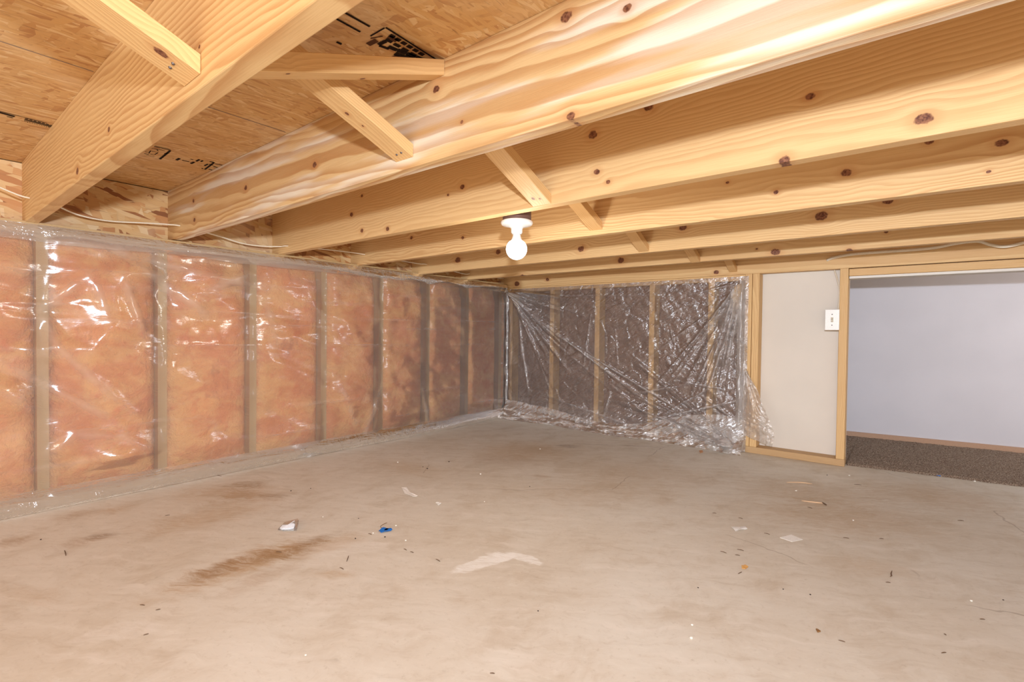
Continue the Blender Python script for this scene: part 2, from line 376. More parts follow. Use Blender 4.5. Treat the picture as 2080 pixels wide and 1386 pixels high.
def cr2(x, y): return 200+x/7.43, 280+y/7.43
def ss(x0, y0, x1, y1, w_=.004): st(*cr2(x0, y0), *cr2(x1, y1), w_)
ss(840, 128, 1090, 182, .005); ss(850, 115, 1060, 162, .002); ss(1085, 190, 925, 320, .007); ss(800, 155, 1000, 190, .003); ss(1000, 240, 1060, 225, .006)
ss(690, 235, 760, 250, .004); ss(780, 240, 850, 255, .003); ss(800, 200, 870, 214, .003); ss(880, 175, 900, 195, .003); ss(700, 205, 740, 215, .003); ss(790, 190, 760, 230, .003); ss(900, 220, 850, 250, .003); ss(720, 262, 840, 285, .002)
ss(1225, 308, 1175, 335, .009); ss(1260, 335, 1370, 360, .006); ss(1445, 362, 1395, 388, .008); ss(1525, 325, 1475, 352, .007); ss(1390, 320, 1430, 330, .005); ss(1575, 340, 1545, 358, .006)
ss(1675, 355, 1745, 370, .007); ss(1745, 370, 1605, 475, .007); ss(1650, 395, 1600, 420, .006); ss(1670, 395, 1730, 412, .005); ss(1760, 390, 1880, 415, .005); ss(1735, 430, 1820, 452, .008); ss(1665, 470, 1745, 492, .007); ss(1560, 455, 1575, 465, .006); ss(1120, 305, 1135, 310, .004)
cdecal('printed_stamp', q_, M_black)
q_ = []
def cr3(x, y): return 640+x/8, 20+y/8
def s3(x0, y0, x1, y1, w_=.004): st(*cr3(x0, y0), *cr3(x1, y1), w_)
s3(480, 35, 890, 265, .006); s3(340, 135, 735, 352, .0055); s3(350, 515, 430, 553, .007)
s3(1150, 280, 2010, 825, .005); s3(1130, 285, 900, 420, .0035)
for k in range(6): s3(1215+k*95, 400+k*58+0, 1290+k*95, 440+k*58+0, .012)
for k in range(5): s3(1150+k*130, 470+k*75, 1250+k*130, 520+k*75, .011)
s3(1030, 560, 1150, 500, .010); s3(1040, 575, 1200, 630, .008)
for k in range(4): s3(1190+k*150, 590+k*55, 1330+k*150, 650+k*55, .013)
for k in range(3): s3(1300+k*160, 700+k*40, 1440+k*160, 760+k*35, .016)
cdecal('printed_stamp', q_, M_black)
q_ = []
s3(1200, 425, 1330, 500, .014); s3(860, 560, 1000, 490, .012); s3(1260, 750, 1400, 830, .02); s3(900, 460, 1100, 420, .003)
cdecal('stamp_smudge', q_, M_ink)

# ------------------------------------------------------------------ rim boards
struct(box('trim_2', (XR-.018, YR, ZJ), (XR, YB+.1, ZS-.004), M_rim))

# ------------------------------------------------------------------ floor joists with their own knots
def kn(yf, pts, x0, z0):
    out = []
    for u, v, r in pts:
        p = on(u, v, 1, yf); dep = (p-CAM).dot(F_); out.append((p.x-x0, p.z-z0, max(.004, r*dep/FPX)))
    return out
KN = {0: [(157, 348, 9), (221, 263, 7), (405, 95, 4)],
      1: [(1150, 34, 13), (1274, 16, 9), (886, 181, 9), (639, 335, 7), (1159, 236, 9), (499, 382, 6), (393, 408, 5), (938, 248, 4), (395, 447, 5)],
      2: [(1317, 216, 11), (1204, 274, 10), (1646, 196, 9), (939, 380, 6), (910, 396, 3), (735, 398, 3.5), (714, 436, 5), (1212, 349, 7), (1235, 370, 5), (1877, 242, 14), (1593, 325, 10), (735, 469, 5), (787, 465, 5)],
      3: [(1887, 287, 8), (1719, 351, 9), (1478, 371, 3.5), (1576, 391, 5), (836, 483, 4), (940, 483, 4), (2008, 349, 4), (2035, 290, 10)],
      4: [(1668, 439, 11), (1803, 408, 9), (1387, 462, 8), (1180, 506, 7), (930, 528, 7), (1012, 512, 6)],
      5: [(1575, 512, 8), (1725, 509, 5), (1261, 529, 7), (1537, 506, 2.5), (1060, 563, 6), (1800, 471, 4)],
      6: [(1050, 577, 6), (1455, 553, 5), (1112, 568, 4)]}
PARAM = {0: dict(ring=.0125, contrast=.6, axis_y=.06, axis_z=.16, tilt=.035, wob=.03),
         1: dict(ring=.0155, contrast=.75, axis_y=.07, axis_z=-.06, tilt=.03, wob=.04, pale=srgb(240, 230, 210), bumpk=.5),
         2: dict(ring=.010, contrast=.4, axis_y=.07, axis_z=-.11, tilt=-.03, wob=.045),
         3: dict(ring=.011, contrast=.55, axis_y=.06, axis_z=.02, tilt=.03, wob=.05),
         4: dict(ring=.009, contrast=.4, axis_y=.05, axis_z=.1, tilt=.015, wob=.03),
         5: dict(ring=.009, contrast=.35, axis_y=.05, axis_z=-.12, tilt=.015, wob=.03),
         6: dict(ring=.009, contrast=.4, axis_y=.05, axis_z=-.1, tilt=.01, wob=.03)}
WHICH = ['wide pine floor joist nearest the camera, crossing the top left corner', 'pine floor joist with bold wavy grain, second from the camera',
         'pine floor joist with the bare bulb fixture on its far side, third from the camera', 'pine floor joist just behind the bare bulb, fourth from the camera',
         'narrow-looking pine floor joist behind the bulb, fifth from the camera', 'pine floor joist last before the beam over the back wall',
         'pine beam resting on top of the back partition and opening']
XL = 5.6
for k in range(7):
    y0 = Y1+S*k if k < 6 else YB+.004
    z0 = [ZJ-.003, ZJ+.004, ZJ, ZJ-.005, ZJ-.012, ZJ-.006, ZH][k]
    y1 = y0+.038
    cx_, cz_ = (XR+XL)/2, (z0+ZS)/2
    mt = wood('joist lumber', YL, YD, knots=kn(y0, KN[k], cx_, cz_), seed=1.3*k+.4, **PARAM[k])
    o = box('floor_joist' if k < 6 else 'header_beam', (XR, y0, z0), (XL, y1, ZS), mt, None, .0022, 2)
    tag(o, WHICH[k], 'joist' if k < 6 else 'beam', 'floor joists overhead' if k < 6 else None)

# ------------------------------------------------------------------ cross bridging between the joists
def brace(x, ya, za, yb, zb, wx, th, label, name='cross_bridging'):
    """a stick from the bottom of one joist (ya, za) up to the top of the next (yb, zb); ends mitred flat to the joist faces"""
    bm = bmesh.new(); d = Vector((0, yb-ya, zb-za)); L = abs(yb-ya)
    dz = th*d.length/L                        # vertical thickness along a plumb cut
    hw = wx/2; vs = []
    for (y, z) in ((ya, za), (yb, zb)):
        vs += [bm.verts.new((-hw, y, z)), bm.verts.new((hw, y, z)), bm.verts.new((hw, y, z+dz)), bm.verts.new((-hw, y, z+dz))]
    for f in ((0,1,2,3), (7,6,5,4), (0,4,5,1), (1,5,6,2), (2,6,7,3), (3,7,4,0)): bm.faces.new([vs[i] for i in f])
    bmesh.ops.recalc_face_normals(bm, faces=bm.faces[:])
    bmesh.ops.bevel(bm, geom=bm.edges[:], offset=.0012, segments=1, affect='EDGES')
    # local x along the stick so that the grain follows it
    ang = math.atan2(zb-za, yb-ya); c = Vector((0, (ya+yb)/2, (za+zb)/2))
    M = Matrix.Translation(Vector((x, c.y, c.z))) @ (Matrix.Rotation(ang, 4, 'X')) @ Matrix.Rotation(PI/2, 4, 'Z')
    Mi = (Matrix.Translation(Vector((0, c.y, c.z))) @ Matrix.Rotation(ang, 4, 'X') @ Matrix.Rotation(PI/2, 4, 'Z')).inverted()
    bm.transform(Mi); o = from_bm(name, bm, M_brace); o.matrix_world = M
    tag(o, label, 'brace', 'cross bridging between the joists'); return o
def nailheads(o, pts, r=.003):
    bm = bmesh.new()
    inv = o.matrix_world.inverted()
    for p in pts:
        bmesh.ops.create_uvsphere(bm, u_segments=8, v_segments=4, radius=r, matrix=Matrix.Translation(inv @ Vector(p)))
    n_ = from_bm('nail_head', bm, M_nail, o); return n_
def face(k): return Y1+S*k
b0 = brace(1.684, face(0)-.0005, 1.140, face(-1)+.0385, 1.318, .072, .03, 'pale bridging stick nailed to the nearest joist at the top left')
b1 = brace(1.6445, face(1)-.0005, 1.150, face(0)+.0385, 1.318, .066, .03, 'long bridging stick nailed low on the wavy-grained second joist')
b2 = brace(1.765, face(0)+.0385, 1.140, face(1)-.0005, 1.318, .042, .034, 'bridging stick crossing behind, its end high against the second joist')
b3 = brace(1.7255, face(2)-.0005, 1.124, face(1)+.0385, 1.318, .07, .03, 'greyish bridging stick right above the bare bulb')
b4 = brace(1.652, face(3)-.0005, 1.136, face(2)+.0385, 1.318, .055, .03, 'bridging stick ending on the joist just behind the bulb')
b5 = brace(1.643, face(4)-.0005, 1.114, face(3)+.0385, 1.318, .052, .03, 'small bridging stick ending on the fifth joist from the camera')
b6 = brace(1.731, face(5)-.0005, 1.113, face(4)+.0385, 1.318, .05, .03, 'short bridging stick ending on the last joist before the beam')
b7 = brace(1.80, YB+.0035, 1.105, face(5)+.0385, 1.318, .045, .03, 'farthest bridging stick, its end just showing above the sheeted partition')
def under(b, ya, za, yb, zb, pts, seed):
    s = (zb-za)/(yb-ya); inv = b.matrix_world.inverted(); K = []
    for u, v, rr in pts:
        d = F_ + R_*((u-1040)/FPX) - U_*((v-693)/FPX); tt = (za + s*(CAM.y-ya) - CAM.z)/(d.z - s*d.y)
        q = inv @ (CAM+d*tt); K.append((q.x, q.y, rr))
    b.data.materials[0] = wood('bridging lumber with knots', srgb(228, 188, 130), srgb(180, 124, 70), .005, knots=K, contrast=.4, seed=seed, axis_y=.06, axis_z=.05, flat=True)
under(b0, face(0)-.0005, 1.140, face(-1)+.0385, 1.318, [(327, 107, .011)], 2.)
under(b1, face(1)-.0005, 1.150, face(0)+.0385, 1.318, [(705, 231, .005), (737, 256, .003)], 4.)
under(b2, face(0)+.0385, 1.140, face(1)-.0005, 1.318, [(737, 160, .006), (585, 150, .004)], 6.)
under(b3, face(2)-.0005, 1.124, face(1)+.0385, 1.318, [(1083, 404, .007), (1097, 404, .004)], 8.)
for b, (a0, a1) in ((b0, ((352, 129), (346, 137))), (b1, ((806, 314), (815, 310)))):
    y0b = .29 if b is b0 else .78
    pts = []
    for q in (a0, a1):
        p = on(*q, 1, y0b)
        zc2 = (1.140 if b is b0 else 1.150) + ((face(0) if b is b0 else face(1))-p.y)*.0
        pts.append(p)
    # project onto the underside plane of the stick
    za, zb = (1.140, 1.318) if b is b0 else (1.150, 1.318)
    ya, yb = (face(0)-.0005, face(-1)+.0385) if b is b0 else (face(1)-.0005, face(0)+.0385)
    s = (zb-za)/(yb-ya); fix = []
    for q in (a0, a1):
        d = F_ + R_*((q[0]-1040)/FPX) - U_*((q[1]-693)/FPX)
        tt = (za + s*(CAM.y-ya) - CAM.z)/(d.z - s*d.y); fix.append(CAM+d*tt)
    tag(nailheads(b, fix), 'two dark nail heads')

# ------------------------------------------------------------------ left wall: framing, insulation, vapour barrier
s0, s2 = .3703, .3991
ys = [s0+s2*k for k in range(-1, 8)]
SW = .036
ordn = ['first', 'second', 'third', 'fourth', 'fifth', 'sixth', 'seventh', 'eighth', 'ninth']
for i, y in enumerate(ys):
    if i == 0: continue                       # that bay's outer stud lies out of frame
    o = box('wall_stud', (-.089, y-SW/2, .038), (-.001, y+SW/2, ZJ-.041), M_oldstud, None, .001)
    lab = {1: 'leftmost stud in the photo, behind the milky sheeting of the insulated wall', 8: 'corner stud of the insulated wall, beside the clear-sheeted partition'}.get(i, f'{ordn[i-1]} grey stud from the left behind the sheeting of the insulated wall')
    tag(o, lab, 'stud', 'studs of the insulated wall')
tag(box('top_plate', (-.089, YR, ZJ-.04), (-.001, YB, ZJ), M_oldstud, None, .001), 'grey top plate of the insulated wall, under the joist ends', 'plate')
tag(box('bottom_plate', (-.089, YR, .0), (.0, YB, .038), M_oldstud, None, .001), 'bottom plate of the insulated wall, lying on the concrete', 'plate')
t_ = NT('orange fibreglass'); P_ = t_.pos()
Wp = t_.vm('ADD', P_, t_.scl(t_.noise(P_, 7, 3, col=True), .12, .12, .12))
a_ = t_.noise(t_.scl(Wp, 1, 1, 1.6), 5, 5, .65); b_ = t_.noise(Wp, 16, 5, .7); c_ = t_.noise(P_, 120, 3, .6)
col_ = t_.mix(t_.ramp(a_, .35, .66), srgb(226, 142, 84), srgb(244, 186, 118))
col_ = t_.mix(t_.ramp(b_, .52, .72, 0, .6), col_, srgb(226, 120, 70))
col_ = t_.mix(t_.ramp(b_, .42, .28, 0, .45), col_, srgb(250, 200, 150))
col_ = t_.mix(t_.ramp(t_.noise(Wp, 3.1, 5, .7), .62, .76, 0, .65), col_, srgb(150, 88, 68))
M_batt = t_.bsdf(col_, .95, t_.bump(t_.math('ADD', t_.math('MULTIPLY', b_, 1.), t_.math('MULTIPLY', c_, .2)), .8, .03), .05)
for i in range(9):
    ya = (ys[i]+SW/2+.001) if i else s0-.399+SW/2
    yb = (ys[i+1]-SW/2-.001) if i < 8 else YB-.006
    if i == 8: 
        if yb-ya < .03: continue
    nx, nz = 22, 52; bm = bmesh.new(); g = []
    za, zb = .0385, ZJ-.0415
    for a in range(nx+1):
        row = []
        for b in range(nz+1):
            u, v = a/nx, b/nz; y = ya+(yb-ya)*u; z = za+(zb-za)*v
            e = min(1, min(u, 1-u)*6)*min(1, min(v, 1-v)*9); e = math.sin(e*PI/2)
            d = -.05+.034*e + .012*e*mnoise.fractal(Vector((i*3, y*6, z*5)), 1, 2, 4) - (.02*max(0, 1-abs(v-.97)*12) if u > .5 else 0)
            row.append(bm.verts.new((min(d, -.006), y, z)))
        g.append(row)
    for a in range(nx):
        for b in range(nz): bm.faces.new((g[a][b], g[a+1][b], g[a+1][b+1], g[a][b+1]))
    bd = []
    for a in range(nx+1): bd.append(g[a][0])
    for b in range(1, nz+1): bd.append(g[nx][b])
    for a in range(nx-1, -1, -1): bd.append(g[a][nz])
    for b in range(nz-1, 0, -1): bd.append(g[0][b])
    bk = [bm.verts.new((-.0905, v.co.y, v.co.z)) for v in bd]
    for a in range(len(bd)): bm.faces.new((bd[a], bk[a], bk[(a+1)%len(bd)], bd[(a+1)%len(bd)]))
    bm.faces.new(bk[::-1]); bmesh.ops.recalc_face_normals(bm, faces=bm.faces[:])
    o = from_bm('insulation_batt', bm, M_batt, smooth=True)
    lab = {0: 'orange insulation batt at the left edge of the photo', 8: 'narrow sliver of orange insulation in the back left corner', 7: 'orange insulation batt last before the corner stud'}.get(i, f'orange insulation batt between the {ordn[i-1]} and {ordn[i]} studs from the left')
    tag(o, lab, 'insulation', 'insulation batts of the left wall')

def segdist(p, q, Y, Z):
    (ay, az), (by, bz) = p, q; dy, dz = by-ay, bz-az; L2 = dy*dy+dz*dz
    t = np.clip(((Y-ay)*dy+(Z-az)*dz)/L2, 0, 1); return np.hypot(Y-ay-t*dy, Z-az-t*dz), t
def fbm(Y, Z, sy, sz, seed, octv=3):
    out = np.zeros(Y.shape); f = out.ravel(); yr, zr = Y.ravel()*sy, Z.ravel()*sz
    for i in range(len(f)): f[i] = mnoise.fractal(Vector((yr[i], zr[i], seed)), 1., 2., octv)
    return f.reshape(Y.shape)
def grid_mesh(name, X, Y, Z, mat, crease_glint=None):
    n, m_ = X.shape; co = np.stack([X, Y, Z], -1).reshape(-1, 3)
    idx = np.arange(n*m_).reshape(n, m_)
    f = np.stack([idx[:-1, :-1], idx[1:, :-1], idx[1:, 1:], idx[:-1, 1:]], -1).reshape(-1, 4)
    me = bpy.data.meshes.new(name); me.from_pydata(co.tolist(), [], f.tolist()); me.update()
    if crease_glint is not None:
        at = me.attributes.new('crease_glint', 'FLOAT', 'POINT'); at.data.foreach_set('value', np.clip(crease_glint, 0, 1).reshape(-1).astype(np.float32))
    return link(name, me, mat, smooth=True)
def facets(Y, Z, cy, cz, seed, jit=.35):
    """creased film: heights random on a coarse skewed lattice, flat triangles between"""
    rs = np.random.RandomState(seed); u = Y/cy+.37*Z/cz+40; v = Z/cz-.21*Y/cy+40
    T = rs.rand(128, 128); iu = np.floor(u).astype(int); iv = np.floor(v).astype(int); fu = u-iu; fv = v-iv
    g = lambda a, b: T[a % 128, b % 128]
    a, b, c, d = g(iu, iv), g(iu+1, iv), g(iu, iv+1), g(iu+1, iv+1)
    return np.where(fu+fv < 1, a+(b-a)*fu+(c-a)*fv, d+(c-d)*(1-fu)+(b-d)*(1-fv))-.5
# milky sheeting
yy = np.arange(-.75, YB-.03, .0085); zz = np.concatenate([np.arange(.0, 1.108, .0085), [1.108]])
Yg, Zg = np.meshgrid(yy, zz, indexing='ij')
H = .018 + .010*fbm(Yg, Zg, 2.2, 3.0, 1.) + .020*facets(Yg, Zg, .19, .15, 4) + .006*facets(Yg, Zg, .08, .06, 9) + .0015*fbm(Yg, Zg, 14, 20, 5.)
Cr = np.zeros(H.shape)  # whiteness painted along the creases where the folds would glint
def ss_(a, b, v): t = np.clip((v-a)/(b-a), 0, 1); return t*t*(3-2*t)
def ramp_(y0, y1, y2, v): return np.where(v < y1, np.clip((v-y0)/(y1-y0), 0, 1), np.clip((y2-v)/(y2-y1), 0, 1))
jz = .03*np.sin(Zg*23)+.05*np.sin(Zg*9+2)
H += .040*ramp_(.385, .60, .745, Yg+jz)*ss_(.52, .66, Zg)*ss_(1.04, .93, Zg)      # bulges shaped to catch the flash as broad highlights, as if batts pushed out
H += .030*ramp_(.42, .58, .74, Yg+jz)*ramp_(.12, .17, .33, Zg)
H += .025*ramp_(.0, .17, .35, Yg+jz)*ss_(.35, .5, Zg)*ss_(1.04, .93, Zg)
H += .030*ramp_(.80, .90, 1.13, Yg+jz)*ss_(.75, .85, Zg)*ss_(1.04, .95, Zg)
left_px = [((240, 505), (410, 640), .010, .02), ((150, 488), (540, 590), .008, .015), ((85, 630), (180, 556), .016, .022), ((85, 630), (112, 702), .014, .02),
           ((110, 705), (270, 840), .014, .022), ((0, 735), (230, 855), .010, .018), ((245, 560), (292, 680), .014, .02), ((110, 915), (150, 882), .012, .015),
           ((150, 882), (250, 884), .010, .013), ((250, 884), (300, 912), .008, .015), ((320, 560), (420, 640), .010, .02), ((180, 556), (215, 640), .010, .02),
           ((0, 545), (75, 552), .008, .012), ((0, 790), (60, 830), .008, .02), ((300, 480), (330, 560), .008, .02), ((740, 880), (775, 790), .008, .02),
           ((860, 790), (870, 870), .012, .015), ((540, 610), (560, 700), .006, .03), ((690, 780), (720, 860), .007, .03), ((400, 600), (500, 560), .008, .03)]
for a, b, am, wd in left_px:
    pa, pb = on(*a, 0, .01), on(*b, 0, .01); d, t = segdist((pa.y, pa.z), (pb.y, pb.z), Yg, Zg)
    q = (.4+.6*np.sin(PI*np.clip(t, .05, .95))); H += am*.6*np.exp(-(d/wd)**2)*q; Cr += .22*np.exp(-(d/.02)**2)*q
for z_, am in ((.955, .004), (.888, .003), (.80, .0045), (.742, .002), (.632, .005), (.30, .004), (.16, .002)):
    zl = z_ + .006*np.sin(Yg*2.1+z_*9) + (Yg-.7)*(-.002)
    q = (.55+.45*np.sin(Yg*7+z_*31)); H += am*np.exp(-np.abs(Zg-zl)/.007)*q; Cr += .16*np.exp(-np.abs(Zg-zl)/.006)*q
for y in ys: H -= .006*np.exp(-((Yg-y)/.03)**2)
H = np.maximum(H, .003)
e = np.clip((1.108-Zg)/.05, 0, 1); H = .004 + (H-.004)*e                       # stapled along the top plate
drape = np.clip((.085-Zg)/.085, 0, 1); H = H + .014*drape**1.3*(1+.35*np.sin(Yg*3.1+.6)+.2*np.sin(Yg*9.5)) # kicks out at the foot
e2 = np.clip((YB-.03-Yg)/.12, 0, 1); H = .004+(H-.004)*(.25+.75*e2)
Zg2 = Zg.copy(); Zg2[:, 0] = .002
sheet = grid_mesh('vapour_barrier', H, Yg, Zg2, M_flimL, Cr)
tag(sheet, 'milky plastic sheeting over the orange insulation on the left wall', 'plastic sheet')
# the folded double edge of the sheet along the top and the bunched strip along the foot
yy2 = np.arange(-.75, YB-.012, .02); vv = np.linspace(0, 1, 12); Ya, V = np.meshgrid(yy2, vv, indexing='ij')
rz = fbm(Ya, V, 2.2, 2.2, 9.)
Xh = .010+.009*np.sin(V*PI)+.006*rz*np.sin(V*PI); Zh_ = 1.112-.062*V-.010*rz*V
o = grid_mesh('top_fold', Xh, Ya, Zh_, M_fold); o.parent = sheet; tag(o, 'doubled grey fold along the top edge')
rz = fbm(Ya, V, 3.5, 2.2, 19.)
off = .035+.02*np.sin(Ya*3.1+.6)
Xh = .012+.004*np.sin(V*PI)+(.012+off*.45)*np.sin(V*PI*.62)+.004*rz; Zh_ = .003+.078*(1-V)+.006*np.abs(rz)*np.sin(V*PI)
o = grid_mesh('bottom_fold', Xh, Ya, Zh_, M_fold); o.parent = sheet; tag(o, 'bunched strip along the floor')

# ------------------------------------------------------------------ back partition: studs, plates, clear film
def stud(x0, x1, label, z1=ZH-.0385, mat=None, z0=.0385):
    o = box('partition_stud', (x0, YB, z0), (x1, YB+.089, z1), mat or M_stud, None, .0015)
    # grain runs up: rotate local frame
    return tag(o, label, 'stud', 'studs of the back partition')
def vstud(name, x0, x1, y0, y1, z0, z1, label, mat, cat='stud', group='studs of the back partition'):
    bm = bmesh.new(); hx, hy, L = (x1-x0)/2, (y1-y0)/2, (z1-z0)/2
    bbox(bm, (-L, -hx, -hy), (L, hx, hy), .0015)
    o = from_bm(name, bm, mat, None, ((x0+x1)/2, (y0+y1)/2, (z0+z1)/2))
    # local x -> world z, local y -> world x, local z -> world y
    o.rotation_euler = Matrix(((0, 1, 0), (0, 0, 1), (1, 0, 0))).to_euler()
    return tag(o, label, cat, group)
zt = ZH-.0385
vstud('partition_stud', .022, .060, YB, YB+.089, .0385, zt, 'stud of the clear-sheeted partition in the far left corner', M_stud)
for xc, lb in ((.457, 'first full pine stud from the corner behind the clear film'), (.859, 'pine stud behind the clear film, second of the four in the open'),
               (1.28, 'pine stud behind the clear film, third of the four in the open'), (1.673, 'pine stud behind the glossy crumpled right part of the film')):
    vstud('partition_stud', xc-.019, xc+.019, YB, YB+.089, .0385, zt, lb, M_stud)
vstud('partition_stud', 1.872, 1.910, YB, YB+.089, .0385, ZH, 'end stud of the sheeted frame, left of the pair beside the beige panel', M_stud)
vstud('partition_stud', 1.913, 1.951, YB, YB+.089, .0385, ZH, 'pine stud with a knot, right of the pair beside the beige panel', M_stud)
vstud('door_post', 2.355, 2.394, YB, YB+.089, .0385, ZH, 'pine post at the left side of the opening to the next room', M_stud, 'post', None)
tag(box('partition_top_plate', (.0, YB, zt), (1.8715, YB+.089, ZH-.001), M_stud, None, .0015), 'pine top plate over the studs behind the clear film', 'plate')
tag(box('partition_bottom_plate', (.0, YB, 0), (2.396, YB+.089, .038), M_plateb, None, .0015), 'pine bottom plate on the slab under the beige panel and film', 'plate')
tag(box('opening_header', (2.396, YB, ZH-.043), (XL, YB+.089, ZH-.0045), M_stud, None, .002), 'pine header board under the beam over the opening', 'header')
tag(box('gypsum_strip', (2.396, YB+.02, ZH-.056), (XL, YB+.11, ZH-.0435), M_ceil2, None), 'thin white gypsum edge under the header of the opening', 'gypsum board')
struct(box('wall_beige', (1.941, YW, .0), (2.394, YW+.012, ZH+.1), M_beige))

# clear film over the back partition
xx = np.arange(.03, 1.893, .0045); zz = np.arange(.0, 1.078, .0045)
Xg, Zg = np.meshgrid(xx, zz, indexing='ij')
Cb = np.zeros(Xg.shape)  # whiteness painted in: glints along creases and pleats, haze at foot and edges
G = .010+.020*facets(Xg, Zg, .09, .12, 21)*np.clip((Xg-.95)/.9, .12, 1)+.010*facets(Xg, Zg, .04, .05, 23)*np.clip((Xg-.9)/.9, .2, 1)+.004*fbm(Xg, Zg, 4, 4, 31.)+.0035*fbm(Xg, Zg, 13, 13, 37.)+.004*np.abs(fbm(Xg, Zg, 20, 24, 41., 2))*np.clip((Xg-1.0)/.8, .1, 1)
back_px = [((1130, 680), (1500, 905), .016, .010), ((1100, 655), (1340, 830), .010, .009), ((1050, 610), (1290, 800), .008, .010), ((1050, 610), (1120, 800), .006, .010),
           ((1050, 600), (1200, 640), .006, .012), ((1060, 640), (1240, 790), .006, .009), ((1060, 600), (1350, 600), .006, .008), ((1500, 585), (1370, 775), .012, .010), ((1500, 590), (1300, 740), .007, .008),
           ((1500, 600), (1410, 790), .014, .010), ((1510, 600), (1440, 790), .014, .009), ((1505, 620), (1465, 790), .014, .009), ((1500, 640), (1475, 780), .012, .008),
           ((1385, 775), (1470, 790), .012, .010), ((1330, 850), (1510, 812), .016, .012), ((1290, 800), (1400, 780), .010, .010), ((1350, 840), (1440, 790), .010, .01),
           ((1200, 640), (1185, 750), .008, .008), ((1195, 730), (1190, 690), .008, .006), ((1250, 670), (1255, 740), .006, .007), ((1060, 700), (1075, 800), .012, .010), ((1055, 640), (1062, 740), .010, .010),
           ((1350, 650), (1390, 620), .008, .01), ((1360, 660), (1370, 700), .008, .008), ((1240, 800), (1230, 830), .010, .006), ((1516, 590), (1508, 880), .012, .010), ((1400, 600), (1500, 575), .008, .008),
           ((1100, 800), (1300, 870), .008, .012), ((1420, 800), (1490, 850), .012, .010), ((1380, 860), (1500, 870), .012, .010), ((1240, 780), (1350, 870), .008, .008), ((1160, 700), (1400, 880), .006, .006)]
for a, b, am, wd in back_px:
    pa, pb = on(*a, 1, YB-.01), on(*b, 1, YB-.01); d, t = segdist((pa.x, pa.z), (pb.x, pb.z), Xg, Zg)
    q = (.35+.65*np.sin(PI*np.clip(t, .05, .95))); G += am*.8*np.exp(-(d/(wd*.8))**2)*q; Cb += np.clip(am*38, .2, .62)*np.exp(-(d/(wd*.62))**2)*q
for (cu, cv), k, n_, sp in (((1508, 575), .16, 26, (1.75, 2.75)), ((1036, 592), .13, 24, (5.2, 6.2)), ((1500, 905), .13, 22, (2.45, 3.1))):
    pc = on(cu, cv, 1, YB-.01); ang = np.arctan2(Zg-pc.z, Xg-pc.x); rad = np.hypot(Zg-pc.z, Xg-pc.x)   # tension pleats fanning out of the stapled corners
    if sp[0] > 3: ang = ang % (2*PI)
    else: ang = ang % (2*PI); sp = ((sp[0]+PI*.72), (sp[1]+PI*.62)) if cv < 700 else sp
    rs = np.random.RandomState(int(cu)); 
    for j in range(n_):
        a0 = rs.uniform(*sp); rl = rs.uniform(.3, 1.1); wq = rs.uniform(.0035, .008)
        dl = np.abs(np.sin(ang-a0))*rad; ok = (np.cos(ang-a0) > 0)
        wt = wq*3.2; tri = np.clip(1-dl/wt, 0, 1)*ok*np.clip((rl-rad)/rl*2, 0, 1)*np.clip(rad/.08, 0, 1); G += .45*wt*tri
        q = np.exp(-(dl/wq)**2)*ok*np.clip((rl-rad)/rl*2, 0, 1)*np.clip(rad/.05, 0, 1)
        Cb += k*rs.uniform(.5, 1.5)*q; G += .006*q
low = np.clip((.2-Zg)/.2, 0, 1); Cb += .3*low + .35*np.clip((Zg-1.045)/.02, 0, 1) + .3*np.clip((Xg-1.83)/.03, 0, 1) + .25*np.clip((.06-Xg)/.03, 0, 1)
G += .035*low**1.5*(1+.5*fbm(Xg, Zg, 6, 3, 51.)) + .012*low*np.abs(fbm(Xg, Zg, 16, 16, 55.))
edge = np.minimum(np.minimum(Xg/.05, (1.892-Xg)/.03), (1.076-Zg)/.03); G = .003+(np.maximum(G, .003)-.003)*np.clip(edge, 0, 1)
G[:, :] = np.where(Zg < .02, np.maximum(G, .012), G)
Zb = Zg + .0; Zb[:, 0] = .003
zslope = .0
filmb = grid_mesh('clear_film', Xg, YB-.002-G, Zb, M_filmB, Cb)
tag(filmb, 'crinkled clear plastic film stretched over the back partition studs', 'plastic sheet')
# milky bunch of spare film lying along the foot of the partition
xs_ = np.arange(.02, 1.90, .008); vv = np.linspace(0, 1, 30); Xa, V = np.meshgrid(xs_, vv, indexing='ij')
r1 = fbm(Xa, V, 5, 3, 61.); r2 = np.abs(fbm(Xa, V, 16, 3, 67.))+.5*facets(Xa, V, .05, .3, 77)
ht = .10+.03*np.sin(Xa*5)+.05*np.clip((.3-Xa)/.3, 0, 1)+.10*np.clip((Xa-1.25)/.5, 0, 1)
reach = .075+.02*np.sin(Xa*7+1)+.02*r1
Yf = YB-.03-.012*r2-reach*(V**1.3)-.02*np.sin(V*PI)*r1
Zf = np.maximum(.003, ht*(1-V)**1.6 + .012*r2*np.sin(V*PI)+.006*r1*np.sin(V*PI))
o = grid_mesh('bunched_hem', Xa, Yf, Zf, M_hem); o.parent = filmb; tag(o, 'loose milky surplus film bunched along the floor')
